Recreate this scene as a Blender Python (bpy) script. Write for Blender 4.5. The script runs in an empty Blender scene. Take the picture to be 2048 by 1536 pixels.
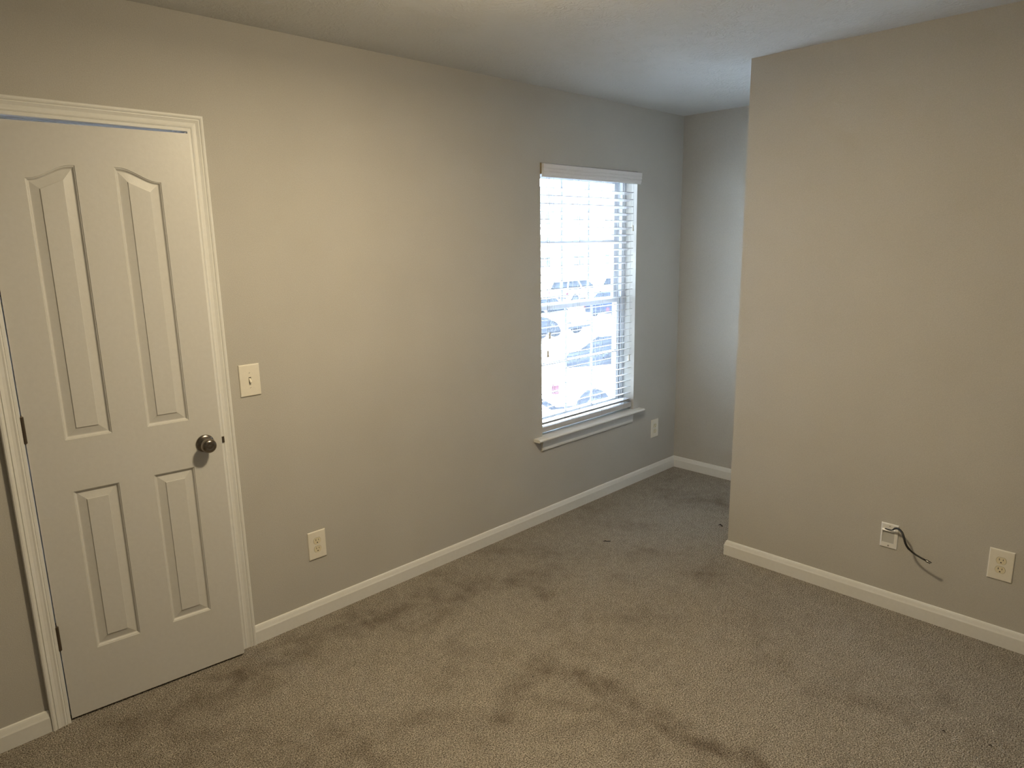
import bpy, bmesh, math, random
from mathutils import Vector, Matrix, noise
random.seed(7)
PI = math.pi
SC = bpy.context.scene
COL = SC.collection

# ------------------------------------------------------------------ camera
CAM = bpy.data.cameras.new('camera')
CAM.sensor_width = 36.0
CAM.lens = 1369.126 / 2048 * 36
CAM.clip_start = 0.02
CAM.clip_end = 400
cam = bpy.data.objects.new('camera', CAM)
COL.objects.link(cam)
rt = Vector((0.71468454, -0.69922329, -0.01768612))
up = Vector((0.15413891, 0.13278227, 0.97908634))
fw = Vector((0.68225157, 0.70246399, -0.20267495))
m = Matrix((rt, up, -fw)).transposed().to_4x4()
m.translation = Vector((-1.03378, -2.65732, 1.64662))
cam.matrix_world = m
SC.camera = cam

# ------------------------------------------------------------------ light and exposure
SC.view_settings.view_transform = 'Standard'
SC.view_settings.look = 'None'
SC.view_settings.exposure = 0.12
SC.view_settings.gamma = 1.0
SC.view_settings.use_curve_mapping = False
WORLD_STRENGTH = 60.0
w = bpy.data.worlds.new('overcast_sky')
SC.world = w
w.use_nodes = True
wb = w.node_tree.nodes['Background']
wb.inputs[0].default_value = (0.64, 0.76, 1.0, 1)
wb.inputs[1].default_value = WORLD_STRENGTH

LAMP_POS = (0.32, -1.36, 2.372)
LAMP_POWER = 27.5
LAMP_COLOR = (1.0, 0.82, 0.54)
BULB_POWER = 18.0
ld = bpy.data.lights.new('ceiling_lamp_glow', 'AREA')       # the downward glow of the ceiling fixture's glass dome
ld.shape = 'DISK'
ld.size = 0.20
ld.energy = LAMP_POWER
ld.color = LAMP_COLOR
lo = bpy.data.objects.new('ceiling_lamp_glow', ld)
COL.objects.link(lo)
lo.location = LAMP_POS
bd = bpy.data.lights.new('ceiling_bulb', 'POINT')           # and what the dome sheds sideways
bd.energy = BULB_POWER
bd.color = LAMP_COLOR
bd.shadow_soft_size = 0.09
bo = bpy.data.objects.new('ceiling_bulb', bd)
COL.objects.link(bo)
bo.location = (LAMP_POS[0], LAMP_POS[1], 2.26)

pd = bpy.data.lights.new('window_portal', 'AREA')
pd.shape = 'RECTANGLE'
pd.size = 0.90
pd.size_y = 1.56
pd.cycles.is_portal = True
po = bpy.data.objects.new('window_portal', pd)
COL.objects.link(po)
po.location = (2.236, 0.20, 1.30)
po.rotation_euler = (-PI / 2, 0, 0)          # looks towards -y, into the room

# ------------------------------------------------------------------ materials
def mat(name, color=(0.8, 0.8, 0.8), rough=0.5, metal=0.0, build=None, spec=None):
    mt = bpy.data.materials.new(name)
    mt.use_nodes = True
    nt = mt.node_tree
    b = nt.nodes['Principled BSDF']
    b.inputs['Base Color'].default_value = (*color, 1)
    b.inputs['Roughness'].default_value = rough
    b.inputs['Metallic'].default_value = metal
    if spec is not None:
        b.inputs['Specular IOR Level'].default_value = spec
    if build:
        build(nt, b)
    return mt

def N(nt, kind, **kw):
    n = nt.nodes.new(kind)
    for k, v in kw.items():
        setattr(n, k, v)
    return n

def objcoord(nt):
    return N(nt, 'ShaderNodeTexCoord').outputs['Object']

def noise_tex(nt, scale, detail=2.0, rough=0.5, vec=None):
    n = N(nt, 'ShaderNodeTexNoise')
    n.inputs['Scale'].default_value = scale
    n.inputs['Detail'].default_value = detail
    n.inputs['Roughness'].default_value = rough
    nt.links.new(vec or objcoord(nt), n.inputs['Vector'])
    return n.outputs['Fac']

def ramp(nt, fac, stops):
    r = N(nt, 'ShaderNodeValToRGB')
    cr = r.color_ramp
    while len(cr.elements) < len(stops):
        cr.elements.new(0.5)
    for e, (p, c) in zip(cr.elements, stops):
        e.position = p
        e.color = (*c, 1)
    nt.links.new(fac, r.inputs['Fac'])
    return r.outputs['Color']

def bump(nt, b, h, strength, dist):
    bp = N(nt, 'ShaderNodeBump')
    bp.inputs['Strength'].default_value = strength
    bp.inputs['Distance'].default_value = dist
    nt.links.new(h, bp.inputs['Height'])
    nt.links.new(bp.outputs['Normal'], b.inputs['Normal'])
    return bp

def wall_build(base):
    def f(nt, b):
        fine = noise_tex(nt, 260, 3, 0.6)
        big = noise_tex(nt, 2.2, 3, 0.55)
        lo_ = tuple(c * 0.965 for c in base)
        hi_ = tuple(min(1, c * 1.03) for c in base)
        c1 = ramp(nt, big, [(0.3, lo_), (0.7, hi_)])
        mx = N(nt, 'ShaderNodeMixRGB', blend_type='MULTIPLY')
        mx.inputs[0].default_value = 0.5
        nt.links.new(c1, mx.inputs[1])
        nt.links.new(ramp(nt, fine, [(0.25, (0.72, 0.72, 0.72)), (0.75, (1, 1, 1))]), mx.inputs[2])
        nt.links.new(mx.outputs[0], b.inputs['Base Color'])
        bump(nt, b, fine, 0.35, 0.0016)
    return f

M = {}
M['wall'] = mat('greige_wall_paint', rough=0.75, build=wall_build((0.52, 0.50, 0.455)), spec=0.25)

def ceil_build(nt, b):
    # stomped and knocked down plaster texture
    co = objcoord(nt)
    mp = N(nt, 'ShaderNodeMapping')
    nt.links.new(co, mp.inputs[0])
    mp.inputs['Scale'].default_value = (1, 1, 1)
    warp = N(nt, 'ShaderNodeTexNoise')
    warp.inputs['Scale'].default_value = 9
    warp.inputs['Detail'].default_value = 2
    nt.links.new(mp.outputs[0], warp.inputs['Vector'])
    ad = N(nt, 'ShaderNodeVectorMath', operation='MULTIPLY_ADD')
    nt.links.new(warp.outputs['Color'], ad.inputs[0])
    ad.inputs[1].default_value = (0.12, 0.12, 0.12)
    nt.links.new(mp.outputs[0], ad.inputs[2])
    n1 = noise_tex(nt, 58, 4, 0.62, ad.outputs[0])
    n2 = noise_tex(nt, 7, 2, 0.5, co)
    r1 = ramp(nt, n1, [(0.42, (0, 0, 0)), (0.62, (1, 1, 1))])
    r2 = ramp(nt, n2, [(0.35, (0.25, 0.25, 0.25)), (0.65, (1, 1, 1))])
    mx = N(nt, 'ShaderNodeMixRGB', blend_type='MULTIPLY')
    mx.inputs[0].default_value = 1
    nt.links.new(r1, mx.inputs[1])
    nt.links.new(r2, mx.inputs[2])
    bump(nt, b, mx.outputs[0], 0.6, 0.004)
M['ceiling'] = mat('textured_ceiling_paint', (0.66, 0.66, 0.64), 0.85, build=ceil_build, spec=0.2)

def carpet_build(nt, b):
    at = N(nt, 'ShaderNodeAttribute', attribute_name='stain')
    co = objcoord(nt)
    fine = noise_tex(nt, 230, 3, 0.7, co)
    vor = N(nt, 'ShaderNodeTexVoronoi')
    vor.inputs['Scale'].default_value = 260
    nt.links.new(co, vor.inputs['Vector'])
    mid = noise_tex(nt, 22, 4, 0.6, co)
    c1 = ramp(nt, fine, [(0.37, (0.10, 0.086, 0.068)), (0.50, (0.47, 0.42, 0.348)), (0.63, (0.90, 0.82, 0.70))])
    c2 = ramp(nt, mid, [(0.3, (0.86, 0.86, 0.86)), (0.7, (1.06, 1.06, 1.06))])
    mx = N(nt, 'ShaderNodeMixRGB', blend_type='MULTIPLY')
    mx.inputs[0].default_value = 1
    nt.links.new(c1, mx.inputs[1])
    nt.links.new(c2, mx.inputs[2])
    mv = N(nt, 'ShaderNodeMixRGB', blend_type='MULTIPLY')
    mv.inputs[0].default_value = 0.55
    nt.links.new(mx.outputs[0], mv.inputs[1])
    nt.links.new(ramp(nt, vor.outputs['Distance'], [(0.05, (1.15, 1.15, 1.15)), (0.75, (0.45, 0.43, 0.40))]), mv.inputs[2])
    st = N(nt, 'ShaderNodeMixRGB', blend_type='MIX')
    nt.links.new(at.outputs['Fac'], st.inputs[0])
    nt.links.new(mv.outputs[0], st.inputs[1])
    dk = N(nt, 'ShaderNodeMixRGB', blend_type='MULTIPLY')
    dk.inputs[0].default_value = 1
    nt.links.new(mv.outputs[0], dk.inputs[1])
    dk.inputs[2].default_value = (0.42, 0.38, 0.35, 1)
    nt.links.new(dk.outputs[0], st.inputs[2])
    nt.links.new(st.outputs[0], b.inputs['Base Color'])
    ma = N(nt, 'ShaderNodeMath', operation='SUBTRACT')
    nt.links.new(fine, ma.inputs[0])
    nt.links.new(vor.outputs['Distance'], ma.inputs[1])
    bump(nt, b, ma.outputs[0], 0.9, 0.006)
M['carpet'] = mat('worn_taupe_carpet', rough=0.95, build=carpet_build, spec=0.05)

def paint_build(col, s=0.12):
    def f(nt, b):
        n = noise_tex(nt, 60, 3, 0.6)
        nt.links.new(ramp(nt, n, [(0.3, tuple(c * 0.96 for c in col)), (0.7, col)]), b.inputs['Base Color'])
        bump(nt, b, n, s, 0.001)
    return f
M['trim'] = mat('semigloss_white_trim', rough=0.42, build=paint_build((0.74, 0.735, 0.70)))
M['door'] = mat('door_white_paint', rough=0.40, build=paint_build((0.62, 0.61, 0.58), 0.3))
M['jamb'] = mat('jamb_white_paint', rough=0.45, build=paint_build((0.76, 0.76, 0.75)))
M['vinyl'] = mat('white_window_vinyl', rough=0.35, build=paint_build((0.56, 0.575, 0.60), 0.02))
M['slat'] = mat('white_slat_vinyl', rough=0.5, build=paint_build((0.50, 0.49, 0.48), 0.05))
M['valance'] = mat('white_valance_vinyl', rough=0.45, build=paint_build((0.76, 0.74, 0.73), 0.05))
M['seal'] = mat('dark_weather_seal', (0.07, 0.08, 0.09), 0.6)
M['cord'] = mat('white_cord', (0.45, 0.44, 0.42), 0.8)
M['tassel'] = mat('ivory_plastic_tassel', (0.62, 0.58, 0.48), 0.4)
M['plate'] = mat('ivory_plate_plastic', rough=0.35, build=paint_build((0.80, 0.76, 0.66), 0.02))
M['plate_white'] = mat('white_plate_plastic', rough=0.35, build=paint_build((0.80, 0.79, 0.76), 0.02))
M['ivory'] = mat('ivory_receptacle', (0.74, 0.67, 0.48), 0.35)
M['slot'] = mat('dark_slot', (0.012, 0.010, 0.008), 0.7)
M['groove'] = mat('brown_outlet_gap', (0.10, 0.075, 0.035), 0.7)
M['recess'] = mat('grey_recess_plastic', (0.50, 0.50, 0.48), 0.6)
M['screw'] = mat('screw_metal', (0.35, 0.33, 0.28), 0.4, 0.6)

def nickel(nt, b):
    n = noise_tex(nt, 90, 2)
    nt.links.new(ramp(nt, n, [(0.3, (0.22, 0.19, 0.16)), (0.7, (0.27, 0.24, 0.21))]), b.inputs['Base Color'])
M['knob'] = mat('brushed_dark_nickel', rough=0.26, metal=1.0, build=nickel)
M['hinge'] = mat('aged_bronze_hinge', (0.16, 0.13, 0.10), 0.42, 0.9)
M['cable'] = mat('black_cable_jacket', (0.014, 0.013, 0.012), 0.45)
M['silver'] = mat('silver_connector', (0.80, 0.80, 0.80), 0.22, 1.0)
M['bracket'] = mat('tan_bracket', (0.30, 0.24, 0.15), 0.6)
M['debris'] = mat('dark_debris', (0.02, 0.015, 0.012), 0.8)

def glass():
    mt = bpy.data.materials.new('window_glass')
    mt.use_nodes = True
    nt = mt.node_tree
    nt.nodes.clear()
    out = N(nt, 'ShaderNodeOutputMaterial')
    tr = N(nt, 'ShaderNodeBsdfTransparent')
    tr.inputs[0].default_value = (0.95, 0.98, 0.97, 1)
    dif = N(nt, 'ShaderNodeBsdfTranslucent')
    dif.inputs[0].default_value = (0.9, 0.95, 1.0, 1)
    gl = N(nt, 'ShaderNodeBsdfGlossy')
    gl.inputs['Roughness'].default_value = 0.02
    m1 = N(nt, 'ShaderNodeMixShader')
    m1.inputs[0].default_value = 0.012
    nt.links.new(tr.outputs[0], m1.inputs[1])
    nt.links.new(dif.outputs[0], m1.inputs[2])
    m2 = N(nt, 'ShaderNodeMixShader')
    m2.inputs[0].default_value = 0.05
    nt.links.new(m1.outputs[0], m2.inputs[1])
    nt.links.new(gl.outputs[0], m2.inputs[2])
    nt.links.new(m2.outputs[0], out.inputs[0])
    return mt
M['glass'] = glass()

# ------------------------------------------------------------------ helpers
def finish(name, bm, mats, parent=None, smooth=False, bevel=0, seg=2, loc=None, recalc=True):
    if recalc:
        bmesh.ops.recalc_face_normals(bm, faces=bm.faces)
    me = bpy.data.meshes.new(name)
    bm.to_mesh(me)
    bm.free()
    o = bpy.data.objects.new(name, me)
    COL.objects.link(o)
    for mm in (mats if isinstance(mats, (list, tuple)) else [mats]):
        me.materials.append(M[mm] if isinstance(mm, str) else mm)
    if smooth:
        for p in me.polygons:
            p.use_smooth = True
    if bevel:
        bv = o.modifiers.new('bevel', 'BEVEL')
        bv.width = bevel
        bv.segments = seg
        bv.limit_method = 'ANGLE'
        bv.angle_limit = math.radians(40)
    if parent is not None:
        o.parent = parent
    if loc is not None:
        o.location = loc
    return o

def box(bm, x0, x1, y0, y1, z0, z1, mi=0):
    v = [bm.verts.new(p) for p in ((x0, y0, z0), (x1, y0, z0), (x1, y1, z0), (x0, y1, z0),
                                   (x0, y0, z1), (x1, y0, z1), (x1, y1, z1), (x0, y1, z1))]
    for q in ((0, 3, 2, 1), (4, 5, 6, 7), (0, 1, 5, 4), (1, 2, 6, 5), (2, 3, 7, 6), (3, 0, 4, 7)):
        f = bm.faces.new([v[i] for i in q])
        f.material_index = mi

def prism(bm, pts, d, fn, mi=0):
    """pts: 2D outline, swept over d=(a,b); fn(u,v,w) -> xyz"""
    A = [bm.verts.new(fn(u, v, d[0])) for u, v in pts]
    B = [bm.verts.new(fn(u, v, d[1])) for u, v in pts]
    n = len(pts)
    for i in range(n):
        f = bm.faces.new((A[i], A[(i + 1) % n], B[(i + 1) % n], B[i]))
        f.material_index = mi
    bm.faces.new(A[::-1]).material_index = mi
    bm.faces.new(B).material_index = mi

def sweep(bm, path, prof, closed=False):
    """prof(k) -> list of xyz for station k of path"""
    rings = [[bm.verts.new(p) for p in prof(k)] for k in path]
    n = len(rings[0])
    for a, b in zip(rings, rings[1:]):
        for i in range(n):
            bm.faces.new((a[i], a[(i + 1) % n], b[(i + 1) % n], b[i]))
    bm.faces.new(rings[0][::-1])
    bm.faces.new(rings[-1])

def tube(bm, pts, r, seg=10, mi=0):
    pts = [Vector(p) for p in pts]
    rr = r if isinstance(r, (list, tuple)) else [r] * len(pts)
    rings = []
    nrm = None
    for i, p in enumerate(pts):
        t = (pts[min(i + 1, len(pts) - 1)] - pts[max(i - 1, 0)]).normalized()
        if nrm is None:
            nrm = t.orthogonal().normalized()
        nrm = (nrm - t * nrm.dot(t)).normalized()
        bn = t.cross(nrm)
        rings.append([bm.verts.new(p + (nrm * math.cos(2 * PI * k / seg) + bn * math.sin(2 * PI * k / seg)) * rr[i]) for k in range(seg)])
    for a, b in zip(rings, rings[1:]):
        for k in range(seg):
            f = bm.faces.new((a[k], a[(k + 1) % seg], b[(k + 1) % seg], b[k]))
            f.material_index = mi
    bm.faces.new(rings[0][::-1]).material_index = mi
    bm.faces.new(rings[-1]).material_index = mi

def lathe(bm, prof, fn, seg=32, mi=0):
    """prof: (r, h) list; fn(a, b, h) -> xyz"""
    rings = []
    for r, h in prof:
        if r < 1e-6:
            rings.append([bm.verts.new(fn(0, 0, h))])
        else:
            rings.append([bm.verts.new(fn(r * math.cos(2 * PI * k / seg), r * math.sin(2 * PI * k / seg), h)) for k in range(seg)])
    for a, b in zip(rings, rings[1:]):
        for k in range(seg):
            k2 = (k + 1) % seg
            if len(a) == 1 and len(b) == 1:
                continue
            if len(a) == 1:
                f = bm.faces.new((a[0], b[k2], b[k]))
            elif len(b) == 1:
                f = bm.faces.new((a[k], a[k2], b[0]))
            else:
                f = bm.faces.new((a[k], a[k2], b[k2], b[k]))
            f.material_index = mi

def empty(name, loc, label=None, cat=None, group=None, kind=None, rz=0):
    o = bpy.data.objects.new(name, None)
    o.empty_display_size = 0.1
    COL.objects.link(o)
    o.location = loc
    o.rotation_euler = (0, 0, rz)
    return tag(o, label, cat, group, kind)

def tag(o, label=None, cat=None, group=None, kind=None):
    if label: o['label'] = label
    if cat: o['category'] = cat
    if group: o['group'] = group
    if kind: o['kind'] = kind
    return o

def struct(name, bm, mats, label, **kw):
    return tag(finish(name, bm, mats, **kw), label, kind='structure')

def local(o, loc):
    """parent-space offset for meshes written in world coordinates"""
    o.location = (-loc[0], -loc[1], -loc[2])
    return o

# ------------------------------------------------------------------ room dimensions (metres)
H = 2.455
XW, YS = -2.55, -4.10            # left wall, back wall
XC = 3.2024                      # far wall of the alcove
XB, YB = 2.1339, -1.0167         # bump-out face and corner
WT = 0.17                        # north wall thickness
DX0, DX1, DZ = -0.6785, -0.0570, 2.052      # door rough opening (inside the jamb boards add 0)
WX0, WX1, WZ0, WZ1 = 1.788, 2.685, 0.509, 2.068

def wall_with_holes(bm, x0, x1, z0, z1, holes, y0, y1):
    xs = sorted({x0, x1, *[h[0] for h in holes], *[h[1] for h in holes]})
    zs = sorted({z0, z1, *[h[2] for h in holes], *[h[3] for h in holes]})
    def solid(i, j):
        if i < 0 or j < 0 or i >= len(xs) - 1 or j >= len(zs) - 1:
            return False
        cx, cz = (xs[i] + xs[i + 1]) / 2, (zs[j] + zs[j + 1]) / 2
        return not any(h[0] < cx < h[1] and h[2] < cz < h[3] for h in holes)
    cache = {}
    def V(i, j, y):
        if (i, j, y) not in cache:
            cache[(i, j, y)] = bm.verts.new((xs[i], y, zs[j]))
        return cache[(i, j, y)]
    for i in range(len(xs) - 1):
        for j in range(len(zs) - 1):
            if not solid(i, j):
                continue
            bm.faces.new((V(i, j, y0), V(i + 1, j, y0), V(i + 1, j + 1, y0), V(i, j + 1, y0)))
            bm.faces.new((V(i, j, y1), V(i, j + 1, y1), V(i + 1, j + 1, y1), V(i + 1, j, y1)))
            if not solid(i - 1, j): bm.faces.new((V(i, j, y0), V(i, j + 1, y0), V(i, j + 1, y1), V(i, j, y1)))
            if not solid(i + 1, j): bm.faces.new((V(i + 1, j, y0), V(i + 1, j, y1), V(i + 1, j + 1, y1), V(i + 1, j + 1, y0)))
            if not solid(i, j - 1): bm.faces.new((V(i, j, y0), V(i, j, y1), V(i + 1, j, y1), V(i + 1, j, y0)))
            if not solid(i, j + 1): bm.faces.new((V(i, j + 1, y0), V(i + 1, j + 1, y0), V(i + 1, j + 1, y1), V(i, j + 1, y1)))

bm = bmesh.new()
wall_with_holes(bm, XW - 0.12, XC + 0.12, 0, H, [(DX0 - 0.019, DX1 + 0.019, 0, DZ + 0.019), (WX0, WX1, WZ0, WZ1)], 0, WT)
struct('wall_north', bm, 'wall', 'long greige wall holding the panelled door and the window')

bm = bmesh.new()
box(bm, XC, XC + 0.12, -1.25, 0, 0, H)
struct('wall_east', bm, 'wall', 'short far greige wall closing the alcove beside the window')

bm = bmesh.new()      # bump-out: face towards the camera and its return into the alcove
prism(bm, [(XB, YS), (XB + 0.12, YS), (XB + 0.12, YB - 0.12), (XC, YB - 0.12), (XC, YB), (XB, YB)], (0, H), lambda u, v, w_: (u, v, w_))
struct('wall_right', bm, 'wall', 'large greige wall on the right, with the cable plate and an outlet')

bm = bmesh.new()
box(bm, XW - 0.12, XW, YS - 0.12, 0, 0, H)
struct('wall_west', bm, 'wall', 'greige wall to the left of the door, out of view')
bm = bmesh.new()
box(bm, XW, XC + 0.12, YS - 0.12, YS, 0, H)
struct('wall_south', bm, 'wall', 'greige wall behind the viewer')

bm = bmesh.new()
box(bm, XW - 0.12, XC + 0.12, YS - 0.12, 1.85, H, H + 0.12)
struct('ceiling', bm, 'ceiling', 'off-white ceiling with a stomped plaster texture')

# floor with worn, stained carpet: the stains are laid out in floor coordinates
STROKES = [
(0.055, 0.55, [(0.74, -0.98), (0.79, -1.05), (0.8, -1.2), (0.79, -1.34), (0.78, -1.44), (0.78, -1.52), (0.8, -1.61), (0.8, -1.72), (0.81, -1.82)]),
(0.05, 0.34, [(0.76, -1.0), (0.65, -0.99), (0.57, -1.01), (0.46, -1.08), (0.37, -1.08)]),
(0.05, 0.3, [(0.58, -1.13), (0.64, -1.23), (0.7, -1.3), (0.73, -1.43)]),
(0.05, 0.22, [(0.48, -1.26), (0.58, -1.35), (0.67, -1.41)]),
(0.06, 0.32, [(0.44, -1.1), (0.33, -1.06), (0.28, -0.96), (0.23, -0.91)]),
(0.06, 0.22, [(0.24, -1.0), (0.21, -0.9), (0.11, -0.83), (-0.0, -0.82)]),
(0.05, 0.2, [(0.45, -0.75), (0.54, -0.68), (0.58, -0.61)]),
(0.04, 0.2, [(0.37, -0.75), (0.36, -0.8)]),
(0.06, 0.3, [(0.93, -0.09), (0.96, -0.24), (1.07, -0.38), (1.2, -0.42), (1.35, -0.48)]),
(0.05, 0.28, [(1.17, -0.56), (1.16, -0.6)]),
(0.07, 0.2, [(1.28, -0.05), (1.41, -0.22), (1.55, -0.31)]),
(0.09, 0.3, [(0.03, -0.16), (0.2, -0.18), (0.37, -0.15), (0.56, -0.23), (0.77, -0.21)]),
(0.07, 0.22, [(0.49, -0.36), (0.63, -0.39), (0.79, -0.34), (0.96, -0.35)]),
(0.04, 0.2, [(1.16, -0.88), (1.37, -1.05)]),
(0.05, 0.22, [(1.55, -0.73), (1.56, -0.79)]),
(0.05, 0.2, [(0.93, -1.02), (1.01, -1.05)]),
(0.13, 0.34, [(-0.55, -0.19), (-0.32, -0.24), (-0.05, -0.16), (0.13, -0.15)]),
(0.13, 0.28, [(-0.52, -0.36), (-0.28, -0.58), (-0.1, -0.73), (0.02, -0.91)]),
(0.1, 0.28, [(-0.04, -0.94), (-0.05, -0.84), (-0.13, -0.81)]),
(0.05, 0.24, [(1.33, -1.84), (1.33, -1.92), (1.35, -1.99), (1.39, -2.06)]),
(0.05, 0.22, [(1.65, -2.1), (1.58, -2.16)]),
(0.05, 0.13, [(1.33, -1.59), (1.35, -1.68)]),
(0.08, 0.28, [(0.78, -1.66), (0.79, -1.74), (0.79, -1.81)]),
(0.08, 0.18, [(1.45, -2.3), (1.36, -2.39)]),
(0.05, 0.15, [(1.48, -2.05), (1.4, -2.15)]),
(0.06, 0.2, [(2.04, -0.42), (2.15, -0.48)]),
(0.1, 0.2, [(2.66, -0.24), (2.68, -0.46), (2.73, -0.64)]),
(0.06, 0.15, [(1.86, -0.65), (1.9, -0.79)]),
(0.05, 0.25, [(0.6, -1.49), (0.66, -1.54)]),
(0.08, 0.22, [(1.83, -1.04), (2.02, -1.04)]),
]
SEGS = []
for r_, a_, pts_ in STROKES:
    for p_, q_ in zip(pts_, pts_[1:]):
        SEGS.append((r_, a_, p_, q_))
def stain(x, y):
    wx = x + 0.05 * noise.noise(Vector((x * 7, y * 7, 1.3)))
    wy = y + 0.05 * noise.noise(Vector((x * 7, y * 7, 8.1)))
    keep = 1.0
    for r_, a_, (ax, ay), (bx, by) in SEGS:
        dx, dy = bx - ax, by - ay
        t_ = max(0, min(1, ((wx - ax) * dx + (wy - ay) * dy) / (dx * dx + dy * dy)))
        d2 = (wx - ax - t_ * dx) ** 2 + (wy - ay - t_ * dy) ** 2
        if d2 < 9 * r_ * r_:
            keep = min(keep, 1 - a_ * math.exp(-d2 / (r_ * r_)))
    n_ = noise.fractal(Vector((x * 3.1, y * 3.1, 4.0)), 0.9, 2.1, 5)
    n2 = noise.fractal(Vector((x * 11, y * 11, 9.0)), 0.8, 2.1, 4)
    n3 = noise.fractal(Vector((x * 26, y * 26, 3.0)), 0.7, 2.1, 3)
    s_ = (1 - keep) * max(0.15, 1.0 + 1.0 * n2 + 0.5 * n3) + 0.18 * max(0, n_ + 0.05) * (1 + n2) + 0.10 * max(0, n2) + 0.06 * max(0, n3)
    return max(0.0, min(0.9, s_))
GX0, GX1, GY0, GY1 = XW - 0.12, XC + 0.12, YS - 0.12, 1.85
ST = 0.022
nx, ny = int((GX1 - GX0) / ST), int((GY1 - GY0) / ST)
verts, faces, vals = [], [], []
for j in range(ny + 1):
    for i in range(nx + 1):
        x = GX0 + (GX1 - GX0) * i / nx
        y = GY0 + (GY1 - GY0) * j / ny
        verts.append((x, y, 0.0))
        vals.append(stain(x, y) if (y < 0.2 and y > -2.9 and x > -1.3) else 0.08)
for j in range(ny):
    for i in range(nx):
        a = j * (nx + 1) + i
        faces.append((a, a + 1, a + nx + 2, a + nx + 1))
nb = len(verts)
for (x, y) in ((GX0, GY0), (GX1, GY0), (GX1, GY1), (GX0, GY1)):
    verts.append((x, y, -0.15)); vals.append(0)
faces.append((nb + 3, nb + 2, nb + 1, nb))
me = bpy.data.meshes.new('floor')
me.from_pydata(verts, [], faces)
at = me.attributes.new('stain', 'FLOAT', 'POINT')
at.data.foreach_set('value', vals)
me.materials.append(M['carpet'])
fl = bpy.data.objects.new('floor', me)
COL.objects.link(fl)
tag(fl, 'worn taupe wall-to-wall carpet with darker traffic stains', kind='structure')

# small room behind the door
bm = bmesh.new()
box(bm, -1.75, -1.65, WT, 1.75, 0, H)
box(bm, 0.75, 0.85, WT, 1.75, 0, H)
wall_with_holes(bm, -1.75, 0.85, 0, H, [(-0.9, -0.3, 1.3, 1.9)], 1.75, 1.85)
struct('wall_closet', bm, 'wall', 'walls of the small room behind the door')

# ------------------------------------------------------------------ baseboards
BH = 0.080
BB = [(0, 0), (0.0140, 0), (0.0140, 0.054), (0.0128, 0.0575), (0.0118, 0.060), (0.0085, 0.072), (0.0060, 0.078), (0.0035, BH), (0, BH)]
def base_run(bm, a, b, fn, m0=0, m1=0):
    """a..b along the wall; m0/m1: mitre signs at the ends (shift = offset * sign)"""
    A = [bm.verts.new(fn(a + o * m0, o, z)) for o, z in BB]
    B = [bm.verts.new(fn(b + o * m1, o, z)) for o, z in BB]
    n = len(BB)
    for i in range(n):
        bm.faces.new((A[i], A[(i + 1) % n], B[(i + 1) % n], B[i]))
    bm.faces.new(A[::-1]); bm.faces.new(B)
NORTH = lambda s, o, z: (s, -o, z)
EAST = lambda s, o, z: (XC - o, s, z)
RIGHT = lambda s, o, z: (XB - o, s, z)
RET = lambda s, o, z: (s, YB + o, z)
CAS0, CAS1 = -0.7346, 0.0005
bm = bmesh.new(); base_run(bm, CAS1 + 0.001, XC, NORTH, 0, -1)
struct('baseboard_north', bm, 'trim', 'white baseboard along the long wall from the door to the alcove corner')
bm = bmesh.new(); base_run(bm, XW + 0.0, CAS0 - 0.001, NORTH)
struct('baseboard_northwest', bm, 'trim', 'short white baseboard left of the door')
bm = bmesh.new(); base_run(bm, 0, YB, EAST, -1, 1)
struct('baseboard_east', bm, 'trim', 'white baseboard at the foot of the far alcove wall')
bm = bmesh.new(); base_run(bm, YB, YS, RIGHT, 1, 0)
struct('baseboard_right', bm, 'trim', 'white baseboard along the right wall')
bm = bmesh.new(); base_run(bm, XB, XC, RET, -1, -1)
struct('baseboard_alcove', bm, 'trim', 'white baseboard on the hidden side of the bump-out')

# ------------------------------------------------------------------ door
door = empty('door_1', ((CAS0 + CAS1) / 2, 0, 0), 'white four-panel door standing slightly ajar with dark metal knob', kind='structure')
DL = door.location
# casing: mitred moulding swept up, across and down.  o = distance from inner edge, h = projection
CP = [(0, 0), (0, 0.0085), (0.0015, 0.0100), (0.0105, 0.0110), (0.0115, 0.0098), (0.0125, 0.0110), (0.016, 0.0125), (0.021, 0.0112),
      (0.030, 0.0122), (0.037, 0.0148), (0.0400, 0.0160), (0.0415, 0.0140), (0.0435, 0.0140), (0.0455, 0.0168), (0.0500, 0.0185), (0.0550, 0.0180), (0.057, 0.0160), (0.057, 0)]
ci0, ci1, ciz = CAS0 + 0.057, CAS1 - 0.057, 2.111 - 0.057
bm = bmesh.new()
st = [[(ci0 - o, -h, 0.0) for o, h in CP], [(ci0 - o, -h, ciz + o) for o, h in CP],
      [(ci1 + o, -h, ciz + o) for o, h in CP], [(ci1 + o, -h, 0.0) for o, h in CP]]
sweep(bm, range(4), lambda k: st[k])
local(finish('door_casing', bm, 'trim', door), DL)
# jamb boards and stops
jx0, jx1, jz = ci0 - 0.006 + 0.001, ci1 + 0.006 - 0.001, ciz + 0.0055
jx0, jx1 = -0.6765, -0.0605
bm = bmesh.new()
T = 0.019
box(bm, jx0 - T, jx0, 0.0005, WT, 0, jz)
box(bm, jx1, jx1 + T, 0.0005, WT, 0, jz)
box(bm, jx0 - T, jx1 + T, 0.0005, WT, jz - 0.006, jz + T - 0.006)
box(bm, jx0, jx0 + 0.011, 0.041, 0.075, 0, jz - 0.006)
box(bm, jx1 - 0.011, jx1, 0.041, 0.075, 0, jz - 0.006)
box(bm, jx0, jx1, 0.041, 0.075, jz - 0.017, jz - 0.006)
local(finish('door_jamb', bm, 'jamb', door), DL)

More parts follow.
